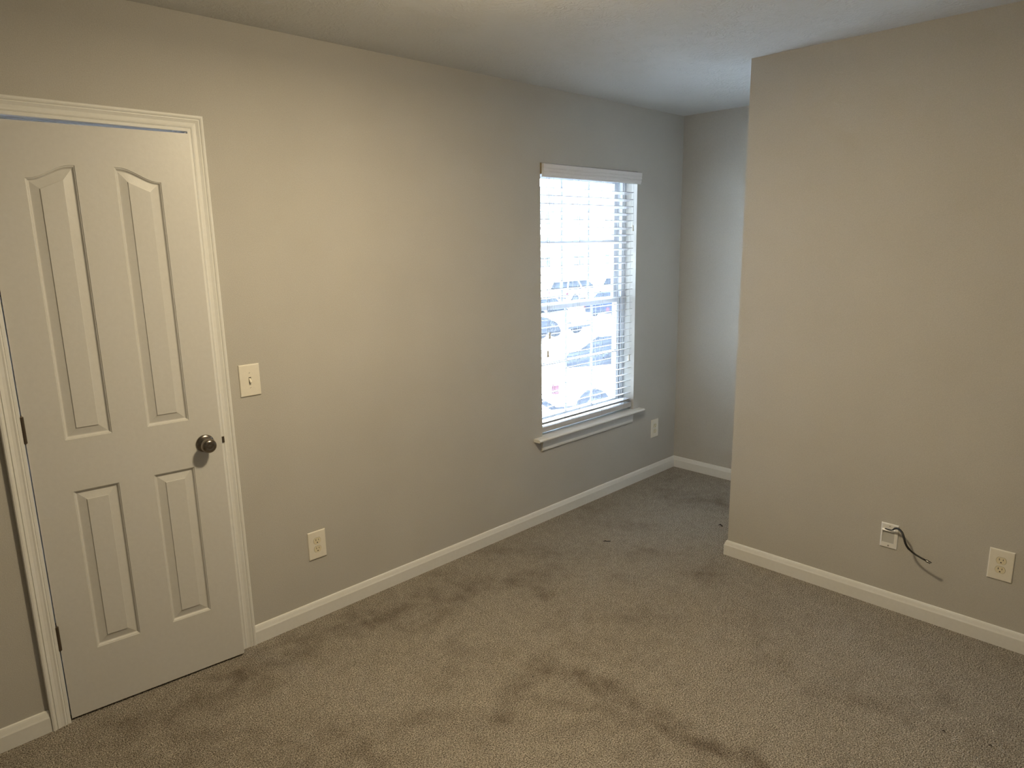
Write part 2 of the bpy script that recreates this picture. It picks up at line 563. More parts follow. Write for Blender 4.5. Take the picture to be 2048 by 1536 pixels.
# door leaf, built in its own frame: u along the width from the hinge, w = height, y = 0 is the room face
DWID, DHT, DTH = 0.607, 2.032, 0.035
def P(u, w_, d):
    return (u, d, w_)
bm = bmesh.new()
UL = (0.108, 0.247); UR = (0.360, 0.499)
LZ0, LZ1, UZ0, UZL, UZH = 0.236, 0.827, 1.010, 1.862, 1.902
NS = 14
def curve(s, side):
    s = s if side == 'L' else 1 - s
    k = max(0, min(1, (s - 0.06) / 0.84))
    return UZL + (UZH - UZL) * (k * k * (3 - 2 * k)) + 0.004 * s
# flat field of the leaf
def quad(pts):
    bm.faces.new([bm.verts.new(P(u, w_, 0)) for u, w_ in pts])
quad([(0, 0), (UL[0], 0), (UL[0], DHT), (0, DHT)])
quad([(UL[1], 0), (UR[0], 0), (UR[0], DHT), (UL[1], DHT)])
quad([(UR[1], 0), (DWID, 0), (DWID, DHT), (UR[1], DHT)])
for (a, b), sd in ((UL, 'L'), (UR, 'R')):
    quad([(a, 0), (b, 0), (b, LZ0), (a, LZ0)])
    quad([(a, LZ1), (b, LZ1), (b, UZ0), (a, UZ0)])
    for k in range(NS):
        s0, s1 = k / NS, (k + 1) / NS
        quad([(a + (b - a) * s0, curve(s0, sd)), (a + (b - a) * s1, curve(s1, sd)), (a + (b - a) * s1, DHT), (a + (b - a) * s0, DHT)])
# moulded panels: nested loops (offset, depth)
LOOPS = [(0, 0), (0.0010, 0.0022), (0.0036, 0.0030), (0.0058, 0.0062), (0.0080, 0.0090), (0.0100, 0.0095), (0.0125, 0.0090), (0.0360, 0.0032), (0.0366, 0.0008), (0.0385, 0.0006)]
def loop(a, b, z0, top, o):
    e0, e1 = top(0), top(1)
    lo_e = min(e0, e1)
    lin = lambda s: lo_e + 0.004 + (e0 - lo_e) * 0.68 * (1 - s) + (e1 - lo_e) * 0.68 * s if abs(e0 - e1) > 1e-4 else e0
    pts = [(a + o, z0 + o), (b - o, z0 + o)]
    for k in range(NS, -1, -1):
        s = k / NS
        t0 = top(s)
        pts.append((a + o + (b - a - 2 * o) * s, t0 - o + (lin(s) - t0) * min(1, o / 0.036)))
    return pts
def panel(a, b, z0, top):
    prev = None
    for o, d in LOOPS:
        cur = [bm.verts.new(P(u, w_, d)) for u, w_ in loop(a, b, z0, top, o)]
        if prev:
            n = len(cur)
            for i in range(n):
                bm.faces.new((prev[i], prev[(i + 1) % n], cur[(i + 1) % n], cur[i]))
        prev = cur
    bm.faces.new(prev)
for (a, b), sd in ((UL, 'L'), (UR, 'R')):
    panel(a, b, LZ0, lambda s: LZ1)
    panel(a, b, UZ0, lambda s, sd=sd: curve(s, sd))
# edges and back
v = [bm.verts.new(P(*c)) for c in ((0, 0, 0), (DWID, 0, 0), (DWID, DHT, 0), (0, DHT, 0), (0, 0, DTH), (DWID, 0, DTH), (DWID, DHT, DTH), (0, DHT, DTH))]
for q in ((0, 1, 5, 4), (1, 2, 6, 5), (2, 3, 7, 6), (3, 0, 4, 7), (4, 5, 6, 7)):
    bm.faces.new([v[i] for i in q])
leaf = finish('door_leaf', bm, 'door', door, recalc=False)
# consistent outward normals: flip those facing into the slab
lm = leaf.data
bm = bmesh.new(); bm.from_mesh(lm)
for f in bm.faces:
    c = f.calc_center_median()
    if (f.normal.dot(c - Vector((DWID / 2, DTH / 2, DHT / 2)))) < 0 and abs(f.normal.y) > 0.9:
        f.normal_flip()
    elif abs(f.normal.y) <= 0.9 and c.y < 0.02 and f.normal.y > 0:
        f.normal_flip()
bm.to_mesh(lm); bm.free()
HINGE = Vector((-0.6725, 0.0, 0.0094))
ANG = -math.atan2(0.0509, 0.6053)
leaf.location = HINGE - DL
leaf.rotation_euler = (0, 0, ANG)
# knob (leaf frame)
bm = bmesh.new()
ku, kw = 0.547, 0.9105
KN = lambda a, b, h: (ku + a, -h, kw + b)
lathe(bm, [(0, 0.0005), (0.0335, 0.0005), (0.0335, 0.003), (0.0315, 0.0058), (0.026, 0.0085), (0.018, 0.0105), (0.0135, 0.012), (0.0115, 0.016),
           (0.0115, 0.024), (0.0145, 0.028), (0.0205, 0.032), (0.0255, 0.038), (0.0275, 0.045), (0.0268, 0.052), (0.0240, 0.0575), (0.0195, 0.0610), (0.0130, 0.0628), (0.0120, 0.0622), (0.006, 0.0632), (0, 0.0635)], KN, 40)
finish('door_knob', bm, 'knob', leaf, smooth=True)
# hinges
for hz in (0.327, 1.076, 1.80):
    bm = bmesh.new()
    hw = hz - HINGE.z
    lathe(bm, [(0, -0.048), (0.0028, -0.0475), (0.0042, -0.0445), (0.0064, -0.0443), (0.0064, -0.0255), (0.0056, -0.0253), (0.0064, -0.0250), (0.0064, -0.0095), (0.0056, -0.0092), (0.0064, -0.009),
               (0.0064, 0.009), (0.0056, 0.0092), (0.0064, 0.0095), (0.0064, 0.025), (0.0056, 0.0253), (0.0064, 0.0256), (0.0064, 0.0443), (0.0042, 0.0445), (0.0028, 0.0475), (0, 0.048)],
          lambda a, b, h: (-0.0018 + a, -0.0055 + b, hw + h), 14)
    box(bm, -0.0012, 0.0006, -0.004, 0.030, hw - 0.0443, hw + 0.0443)
    finish('hinge', bm, 'hinge', leaf, smooth=False)
# strike plate lip on the latch jamb
bm = bmesh.new()
box(bm, jx1 - 0.0006, jx1 + 0.0012, -0.0110, 0.028, 0.908 - 0.028, 0.908 + 0.028)
box(bm, -0.0505, -0.0425, -0.0150, -0.0085, 0.911 - 0.012, 0.911 + 0.012)
local(finish('strike_plate', bm, 'hinge', door, bevel=0.0006), DL)

# ------------------------------------------------------------------ window
win = empty('window_1', ((WX0 + WX1) / 2, 0.1, WZ0), 'white double-hung window with grilles, in the long wall beside the alcove', kind='structure')
WL = win.location
SZ = 0.527
def wpart(name, bm, mt, parent=win, **kw):
    o = finish(name, bm, mt, parent, **kw)
    if parent is win:
        local(o, WL)
    return o
FY0, FY1 = 0.085, 0.165
bm = bmesh.new()
fw_ = 0.030
box(bm, WX0, WX0 + fw_, FY0, FY1, SZ, WZ1)
box(bm, WX1 - fw_, WX1, FY0, FY1, SZ, WZ1)
box(bm, WX0 + fw_, WX1 - fw_, FY0, FY1, WZ1 - 0.032, WZ1)
box(bm, WX0 + fw_, WX1 - fw_, FY0, FY1, SZ, SZ + 0.030)
# track fins
for x0, x1 in ((WX0 + fw_, WX0 + fw_ + 0.010), (WX1 - fw_ - 0.010, WX1 - fw_)):
    box(bm, x0, x1, 0.118, 0.124, SZ + 0.03, WZ1 - 0.032)
    box(bm, x0, x1, FY0, FY0 + 0.005, SZ + 0.03, WZ1 - 0.032)
wpart('window_frame', bm, 'vinyl')
bm = bmesh.new()
for x0, x1 in ((WX0 + fw_ + 0.0002, WX0 + fw_ + 0.006), (WX1 - fw_ - 0.006, WX1 - fw_ - 0.0002)):
    box(bm, x0, x1, 0.0905, 0.0945, SZ + 0.032, WZ1 - 0.034)
wpart('weather_seal', bm, 'seal')
def sash(name, z0, z1, y0, y1, rb, rt_):
    sx0, sx1 = WX0 + fw_ + 0.007, WX1 - fw_ - 0.007
    sw = 0.034
    bm = bmesh.new()
    box(bm, sx0, sx0 + sw, y0, y1, z0, z1)
    box(bm, sx1 - sw, sx1, y0, y1, z0, z1)
    box(bm, sx0 + sw, sx1 - sw, y0, y1, z0, z0 + rb)
    box(bm, sx0 + sw, sx1 - sw, y0, y1, z1 - rt_, z1)
    o = wpart(name, bm, 'vinyl', bevel=0.002)
    gx0, gx1, gz0, gz1 = sx0 + sw, sx1 - sw, z0 + rb, z1 - rt_
    ym = (y0 + y1) / 2
    bm = bmesh.new()
    box(bm, gx0 - 0.004, gx1 + 0.004, ym - 0.002, ym + 0.002, gz0 - 0.004, gz1 + 0.004)
    finish('pane', bm, 'glass', o)
    bm = bmesh.new()
    for k in (1, 2):
        xm = gx0 + (gx1 - gx0) * k / 3
        box(bm, xm - 0.009, xm + 0.009, ym - 0.0075, ym - 0.003, gz0, gz1)
    zm = (gz0 + gz1) / 2
    box(bm, gx0, gx1, ym - 0.0080, ym - 0.0032, zm - 0.009, zm + 0.009)
    finish('muntin_grille', bm, 'vinyl', o)
sash('lower_sash', SZ + 0.031, 1.283, 0.0955, 0.1170, 0.048, 0.034)
sash('upper_sash', 1.250, WZ1 - 0.033, 0.1250, 0.1480, 0.036, 0.036)
# stool and apron
bm = bmesh.new()
SX0, SX1 = 1.7155, 2.7530
NOSE = [(-0.040, SZ - 0.018), (-0.0465, SZ - 0.0165), (-0.0500, SZ - 0.012), (-0.0510, SZ - 0.0085), (-0.0495, SZ - 0.004), (-0.0460, SZ - 0.001), (-0.0420, SZ)]
prism(bm, NOSE + [(-0.0002, SZ), (-0.0002, SZ - 0.018)], (SX0, SX1), lambda u, v, w_: (w_, u, v))
box(bm, WX0 + 0.0005, WX1 - 0.0005, -0.0002, 0.088, SZ - 0.018, SZ)
wpart('window_stool', bm, 'trim')
bm = bmesh.new()
AP = [(0, 0.509), (-0.0160, 0.509), (-0.0160, 0.500), (-0.0150, 0.490), (-0.0125, 0.476), (-0.0110, 0.462), (-0.0125, 0.452), (-0.0115, 0.445), (-0.0075, 0.440), (0, 0.440)]
prism(bm, AP, (1.778, 2.668), lambda u, v, w_: (w_, u, v))
wpart('window_apron', bm, 'trim')

# ------------------------------------------------------------------ venetian blind
bl = empty('venetian_blind', (2.24, 0.03, 0.54), 'white two-inch slatted blind, lowered and open, in the window above the sill', 'window blind')
BL = bl.location
def bpart(name, bm, mt, **kw):
    return local(finish(name, bm, mt, bl, **kw), BL)
BX0, BX1 = 1.796, 2.672
YC = 0.034
bm = bmesh.new()
box(bm, BX0 + 0.003, BX1 + 0.006, 0.010, 0.058, 2.022, 2.062)
bpart('headrail', bm, 'slat')
for x0 in (WX0 + 0.001, WX1 - 0.009):      # end brackets
    bm = bmesh.new()
    box(bm, x0, x0 + 0.0045, -0.008, 0.060, 2.008, 2.066)
    bpart('mounting_bracket', bm, 'bracket')
bm = bmesh.new()
VP = [(-0.0030, 2.0630), (-0.0150, 2.0630), (-0.0190, 2.0600), (-0.0190, 2.0400), (-0.0160, 2.0380), (-0.0160, 2.0340), (-0.0180, 2.0320), (-0.0170, 2.0230),
      (-0.0130, 2.0205), (-0.0130, 2.0170), (-0.0150, 2.0150), (-0.0130, 2.0040), (-0.0090, 1.9980), (-0.0100, 1.9940), (-0.0070, 1.9925), (-0.0030, 1.9930)]
prism(bm, VP, (1.7985, 2.7100), lambda u, v, w_: (w_, u, v))
bpart('valance', bm, 'valance')
bm = bmesh.new()
SP = 0.04323
rs = random.Random(3)
z = 1.942
zs = []
while z > 0.630:
    zs.append(z)
    z -= SP
zs += [0.6035, 0.5950]
TILT = 0.235           # room edge slightly raised
for z in zs:
    flat_ = z < 0.62
    tl = (0.0 if flat_ else -0.025 * math.sin(TILT)) + rs.uniform(-0.0006, 0.0006)
    z = z + (0 if flat_ else tl)
    x0, x1 = BX0 + rs.uniform(-.001, .001), BX1 - 0.008 + rs.uniform(-.001, .001)
    top, bot = [], []
    for k in range(7):
        s = k / 6 * 2 - 1
        y = YC + s * 0.025
        zz = z + 0.0022 * (1 - s * s) + tl * s
        top.append((y, zz + 0.0013)); bot.append((y, zz - 0.0013))
    prism(bm, top + bot[::-1], (x0, x1), lambda u, v, w_: (w_, u, v))
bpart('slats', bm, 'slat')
bm = bmesh.new()
prism(bm, [(YC - 0.025, 0.5470), (YC - 0.0260, 0.5520), (YC - 0.0250, 0.5560), (YC - 0.0255, 0.5730), (YC - 0.022, 0.5755), (YC + 0.020, 0.5755), (YC + 0.0255, 0.5730), (YC + 0.025, 0.5470), (YC + 0.018, 0.5430), (YC - 0.018, 0.5430)],
      (BX0, BX1), lambda u, v, w_: (w_, u, v))
bpart('bottom_rail', bm, 'slat')
for xl in (1.905, 2.132, 2.351, 2.585):
    bm = bmesh.new()
    tube(bm, [(xl, YC - 0.0275, 2.02), (xl, YC - 0.0275, 1.3), (xl + 0.001, YC - 0.0275, 0.548)], 0.0009, 6)
    tube(bm, [(xl, YC + 0.0275, 2.02), (xl, YC + 0.0275, 0.556)], 0.0009, 6)
    tube(bm, [(xl + 0.012, YC, 2.02), (xl + 0.012, YC, 0.556)], 0.0008, 6)
    for z in zs[:-2]:
        tube(bm, [(xl, YC - 0.0275, z - 0.002), (xl, YC + 0.0275, z - 0.012)], 0.0005, 4)
    bpart('ladder_cord', bm, 'cord')
TAS = [(0, 0.038), (0.0030, 0.0375), (0.0045, 0.034), (0.0048, 0.026), (0.0040, 0.020), (0.0055, 0.012), (0.0066, 0.005), (0.0055, 0.001), (0, 0)]
def pull(x, y, zb, side=0.0):
    bm = bmesh.new()
    n = 14
    tube(bm, [(x + side * (1 - k / n) ** 3 + 0.0010 * math.sin(k * 1.3), y, 1.995 + (zb + 0.037 - 1.995) * k / n) for k in range(n + 1)], 0.0010, 6)
    o = bpart('pull_cord', bm, 'cord')
    bm = bmesh.new()
    lathe(bm, [(r * 1.15, h) for r, h in TAS], lambda a, b, h: (x + a, y + b, zb + h), 14)
    finish('tassel', bm, 'tassel', o, smooth=True)
pull(1.8565, -0.0015, 1.096, 0.010)
pull(1.8395, -0.0015, 0.993, 0.020)
pull(2.6235, -0.0015, 0.868, -0.004)
pull(2.6430, -0.0015, 1.702, 0.000)

# ------------------------------------------------------------------ wall plates
def on_north(x, z):
    return lambda u, v, h: (x + u, -h, z + v)
def on_right(y, z):
    return lambda u, v, h: (XB - h, y - u, z + v)
def plate_mesh(w_, h_, fn, hole=None, th=0.0055, chamf=0.004):
    """bevelled plate, local; optional rectangular hole (u0,u1,v0,v1)"""
    bm = bmesh.new()
    a, b = w_ / 2, h_ / 2
    def ring(ins, hh):
        return [bm.verts.new(fn(u, v, hh)) for u, v in ((-a + ins, -b + ins), (a - ins, -b + ins), (a - ins, b - ins), (-a + ins, b - ins))]
    rings = [ring(0, 0.0003), ring(0, th * 0.45), ring(chamf * 0.35, th * 0.85), ring(chamf, th)]
    for r0, r1 in zip(rings, rings[1:]):
        for i in range(4):
            bm.faces.new((r0[i], r0[(i + 1) % 4], r1[(i + 1) % 4], r1[i]))
    last = rings[-1]
    if hole:
        u0, u1, v0, v1 = hole
        hr = [bm.verts.new(fn(u, v, th)) for u, v in ((u0, v0), (u1, v0), (u1, v1), (u0, v1))]
        hb = [bm.verts.new(fn(u, v, 0.0003)) for u, v in ((u0, v0), (u1, v0), (u1, v1), (u0, v1))]
        for i in range(4):
            bm.faces.new((last[i], last[(i + 1) % 4], hr[(i + 1) % 4], hr[i]))
            bm.faces.new((hr[i], hr[(i + 1) % 4], hb[(i + 1) % 4], hb[i]))
            bm.faces.new((hb[i], hb[(i + 1) % 4], rings[0][(i + 1) % 4], rings[0][i]))
    else:
        bm.faces.new(last)
        bm.faces.new(rings[0][::-1])
    return bm
def flat(bm, pts, h0, h1, fn, mi=0):
    prism(bm, pts, (h0, h1), lambda u, v, hh: fn(u, v, hh), mi)
def rnd(cx, cy, rx, flat_y, n=40, grow=0.0):
    pts = []
    for k in range(n):
        a = 2 * PI * k / n
        x, y = (rx + grow) * math.cos(a), (rx + grow) * math.sin(a)
        y = max(-flat_y - grow, min(flat_y + grow, y))
        pts.append((cx + x, cy + y))
    return pts
def place(o, loc):
    o.location = (-loc[0], -loc[1], -loc[2])
    return o
def outlet(loc, fn, label):
    e = empty('power_outlet', loc, label, 'power outlet')
    place(finish('cover_plate', plate_mesh(0.085, 0.129, fn), 'plate', e), loc)
    for s in (1, -1):
        cy = s * 0.0195
        bm = bmesh.new()
        flat(bm, rnd(0, cy, 0.0172, 0.0140, grow=0.0007), 0.0050, 0.00562, fn, 2)
        flat(bm, rnd(0, cy, 0.0172, 0.0140), 0.0050, 0.0066, fn, 0)
        flat(bm, [(-0.0075, cy + 0.0005), (-0.0052, cy + 0.0005), (-0.0052, cy + 0.0090), (-0.0075, cy + 0.0090)], 0.0060, 0.00668, fn, 1)
        flat(bm, [(0.0052, cy + 0.0010), (0.0073, cy + 0.0010), (0.0073, cy + 0.0082), (0.0052, cy + 0.0082)], 0.0060, 0.00668, fn, 1)
        flat(bm, [(0.0026 * math.cos(k * PI / 8), cy - 0.0075 + (0.0026 * math.sin(k * PI / 8) if k <= 8 else -0.0022)) for k in list(range(9)) + [9, 15]], 0.0060, 0.00668, fn, 1)
        place(finish('receptacle', bm, ['ivory', 'slot', 'groove'], e), loc)
    bm = bmesh.new()
    flat(bm, rnd(0, 0, 0.0027, 0.0027, 16), 0.0050, 0.0064, fn)
    place(finish('screw', bm, 'plate', e), loc)
    return e
outlet((0.3165, 0, 0.3435), on_north(0.3165, 0.3435), 'ivory duplex outlet low on the long wall, between the door and the window')
outlet((2.9425, 0, 0.3420), on_north(2.9425, 0.3420), 'ivory duplex outlet low on the wall, right of the window sill near the alcove corner')
outlet((XB, -2.1955, 0.3430), on_right(-2.1955, 0.3430), 'ivory duplex outlet on the right wall, right of the dangling cable')

loc = (0.0855, 0, 1.126)
fn = on_north(loc[0], loc[2])
sw = empty('light_switch', loc, 'ivory toggle light switch beside the door casing', 'light switch')
place(finish('cover_plate', plate_mesh(0.084, 0.128, fn, (-0.0050, 0.0050, -0.0122, 0.0122)), 'plate', sw), loc)
bm = bmesh.new()
flat(bm, [(-0.0052, -0.0124), (0.0052, -0.0124), (0.0052, 0.0124), (-0.0052, 0.0124)], 0.0002, 0.0012, fn)
place(finish('switch_slot', bm, 'slot', sw), loc)
bm = bmesh.new()      # lever thrown down
prof = [(0.0012, -0.0085), (0.0045, -0.0088), (0.0080, -0.0040), (0.0165, 0.0045), (0.0155, 0.0098), (0.0120, 0.0100), (0.0050, 0.0040), (0.0012, 0.0040)]
prism(bm, prof, (-0.0036, 0.0036), lambda h, v, u: fn(u, -v, h))
place(finish('toggle', bm, 'plate', sw, bevel=0.0008), loc)
for s in (1, -1):
    bm = bmesh.new()
    flat(bm, rnd(0, s * 0.0301, 0.0030, 0.0030, 16), 0.0050, 0.0062, fn)
    flat(bm, [(-0.0024, s * 0.0301 - 0.0012), (-0.0016, s * 0.0301 - 0.0018), (0.0024, s * 0.0301 + 0.0012), (0.0016, s * 0.0301 + 0.0018)], 0.0060, 0.00635, fn, 1)
    place(finish('screw', bm, ['plate', 'slot'], sw), loc)

# cable pass-through plate on the right wall
loc = (XB, -1.7835, 0.342)
fn = on_right(loc[1], loc[2])
cp = empty('cable_wall_plate', loc, 'white cable pass-through plate on the right wall, with the black cable coming out', 'wall plate')
place(finish('cover_plate', plate_mesh(0.0705, 0.113, fn, (-0.0275, 0.0210, -0.0335, 0.0295)), 'plate_white', cp), loc)
bm = bmesh.new()
prism(bm, [(0.0006, -0.0335), (0.0040, -0.0335), (0.0008, 0.0290), (0.0003, 0.0290)], (-0.0272, 0.0207), lambda h, v, u: fn(u, v, h))
place(finish('recessed_panel', bm, 'recess', cp), loc)
bm = bmesh.new()
prism(bm, [(0.0045, 0.0215), (0.0105, 0.0215), (0.0115, 0.0245), (0.0070, 0.0310), (0.0045, 0.0310)], (-0.0295, 0.0225), lambda h, v, u: fn(u, v, h))
place(finish('hood_lip', bm, 'plate_white', cp, bevel=0.001), loc)
for v_, r_ in ((0.0455, 0.0020), (-0.0455, 0.0034)):
    bm = bmesh.new()
    flat(bm, rnd(0, v_, r_, r_, 16), 0.0050, 0.0064, fn)
    place(finish('screw', bm, 'screw', cp), loc)

# cable
CB = [(2.1255, -1.7659, 0.3730), (2.1190, -1.7845, 0.3755), (2.1119, -1.7992, 0.3803), (2.0989, -1.8119, 0.3953), (2.0839, -1.8297, 0.4031), (2.0689, -1.8484, 0.3975), (2.0589, -1.8608, 0.3793),
      (2.0539, -1.8699, 0.3587), (2.0539, -1.8831, 0.34), (2.0539, -1.9056, 0.3245), (2.0519, -1.9278, 0.3166), (2.0499, -1.9476, 0.3115), (2.0489, -1.9707, 0.3051)]
def catmull(pts, n=6):
    P_ = [Vector(p) for p in pts]
    P_ = [P_[0] * 2 - P_[1]] + P_ + [P_[-1] * 2 - P_[-2]]
    out = []
    for i in range(1, len(P_) - 2):
        for k in range(n):
            t_ = k / n
            a, b, c, d = P_[i - 1:i + 3]
            out.append(0.5 * ((2 * b) + (c - a) * t_ + (2 * a - 5 * b + 4 * c - d) * t_ ** 2 + (3 * b - a - 3 * c + d) * t_ ** 3))
    out.append(P_[-2])
    return out
cc = catmull(CB)
n = len(cc)
cab = empty('coaxial_cable', (2.09, -1.80, 0.38), 'black cut cable dangling out of the white plate on the right wall', 'cable')
bm = bmesh.new()
split = int(n * 0.93)
tube(bm, cc[:split], [0.0022 if i < 10 else min(0.0046, 0.0022 + (i - 10) * 0.0003) if i < 50 else 0.0038 for i in range(split)], 10)
place(finish('cable_jacket', bm, 'cable', cab, smooth=True), cab.location)
bm = bmesh.new()      # frayed end: two jacket strands either side of the bare core
e0, e1 = cc[split - 1], cc[-1]
dv = (e1 - e0).normalized()
sd = dv.cross(Vector((1, 0, 0))).normalized()
tube(bm, [e0, e0 + dv * 0.008 + sd * 0.0042, e1 + dv * 0.004 + sd * 0.0040], [0.0026, 0.0015, 0.0013], 8)
tube(bm, [e0, e0 + dv * 0.008 - sd * 0.0042, e1 - sd * 0.0040], [0.0026, 0.0017, 0.0014], 8)
place(finish('jacket_strand', bm, 'cable', cab, smooth=True), cab.location)
bm = bmesh.new()
tube(bm, [e0 + dv * 0.003, e0 + dv * 0.010, e1 - dv * 0.002, e1 + dv * 0.004], [0.0014, 0.0030, 0.0030, 0.0010], 10)
place(finish('bare_shield', bm, 'silver', cab, smooth=True), cab.location)

# ------------------------------------------------------------------ ceiling light (above the frame)
cl = empty('ceiling_light', (LAMP_POS[0], LAMP_POS[1], H), 'small round white ceiling fixture in the middle of the room, above the view', 'ceiling light')
bm = bmesh.new()
lathe(bm, [(0, 0), (0.125, 0), (0.130, -0.020), (0.128, -0.060), (0.118, -0.078), (0.0, -0.078)], lambda a, b, h: (a, b, h), 32)
finish('lamp_base', bm, 'trim', cl, smooth=True)

# ------------------------------------------------------------------ bits on the carpet
def bit(pts, r, label, grp=None):
    bm = bmesh.new()
    c0 = Vector((pts[0][0], pts[0][1], 0))
    tube(bm, [Vector(p) - c0 for p in pts], r, 7)
    tag(finish('carpet_debris', bm, 'debris', loc=c0, smooth=True), label, 'debris')
bit([(1.800, -0.443, 0.004), (1.808, -0.455, 0.007), (1.816, -0.467, 0.005), (1.826, -0.478, 0.006)], [0.001, 0.003, 0.0022, 0.003], 'dark twig-like bit lying on the carpet, in the open below the window')
bit([(2.436, -0.796, 0.003), (2.438, -0.808, 0.012), (2.437, -0.822, 0.004)], [0.001, 0.0035, 0.003], 'small black bit on the carpet just left of the right wall corner')
bit([(1.404, -2.202, 0.003), (1.408, -2.208, 0.006), (1.404, -2.213, 0.003)], [0.001, 0.0024, 0.001], 'tiny dark crumb on the carpet at the lower right, left of the other crumb')
bit([(1.437, -2.330, 0.002), (1.440, -2.335, 0.004), (1.437, -2.339, 0.002)], [0.001, 0.0018, 0.001], 'fainter tiny crumb on the carpet near the lower right corner')
bit([(0.659, -1.001, 0.002), (0.655, -1.006, 0.004), (0.651, -1.010, 0.002)], [0.001, 0.0020, 0.001], 'tiny dark speck on the stained carpet in the lower middle')

#OUTSIDE
# ------------------------------------------------------------------ outside: car park two storeys... seen from an upper floor
GZ = -2.9
def asphalt(nt, b):
    n = noise_tex(nt, 0.6, 4)
    nt.links.new(ramp(nt, n, [(0.3, (0.42, 0.425, 0.425)), (0.7, (0.50, 0.505, 0.505))]), b.inputs['Base Color'])
M['asphalt'] = mat('pale_asphalt', rough=0.9, build=asphalt, spec=0.0)
M['siding'] = mat('white_siding', (0.72, 0.74, 0.75), 0.9, spec=0.0)
M['bwin'] = mat('far_window_glass', (0.040, 0.047, 0.047), 0.9, spec=0.0)
M['roof'] = mat('grey_roof', (0.0432, 0.0432, 0.0468), 0.9, spec=0.0)
M['tyre'] = mat('tyre_rubber', (0.0050, 0.0058, 0.0076), 0.9, spec=0.0)
M['rim'] = mat('alloy_rim', (0.0180, 0.0180, 0.0180), 0.9, spec=0.0)
M['cglass'] = mat('car_glass', (0.0043, 0.0054, 0.0068), 0.9, spec=0.0)
M['car_white'] = mat('white_car_paint', (0.72, 0.72, 0.72), 0.9, spec=0.0)
M['car_dark'] = mat('slate_car_paint', (0.0058, 0.0068, 0.0086), 0.9, spec=0.0)
M['car_blue'] = mat('blue_car_paint', (0.0050, 0.0072, 0.0137), 0.9, spec=0.0)
M['car_silver'] = mat('silver_car_paint', (0.0144, 0.0158, 0.0173), 0.9, spec=0.0)
M['red'] = mat('red_lens', (0.0252, 0.0072, 0.0086), 0.9, spec=0.0)
M['cone'] = mat('orange_cone', (0.0396, 0.0101, 0.0079), 0.9, spec=0.0)
M['white_band'] = mat('white_band', (0.8, 0.8, 0.8), 0.9, spec=0.0)

bm = bmesh.new()
box(bm, -60, 110, 0.6 + 1.3, 120, GZ - 0.2, GZ)
struct('ground_outside', bm, 'asphalt', 'pale car park below the window')

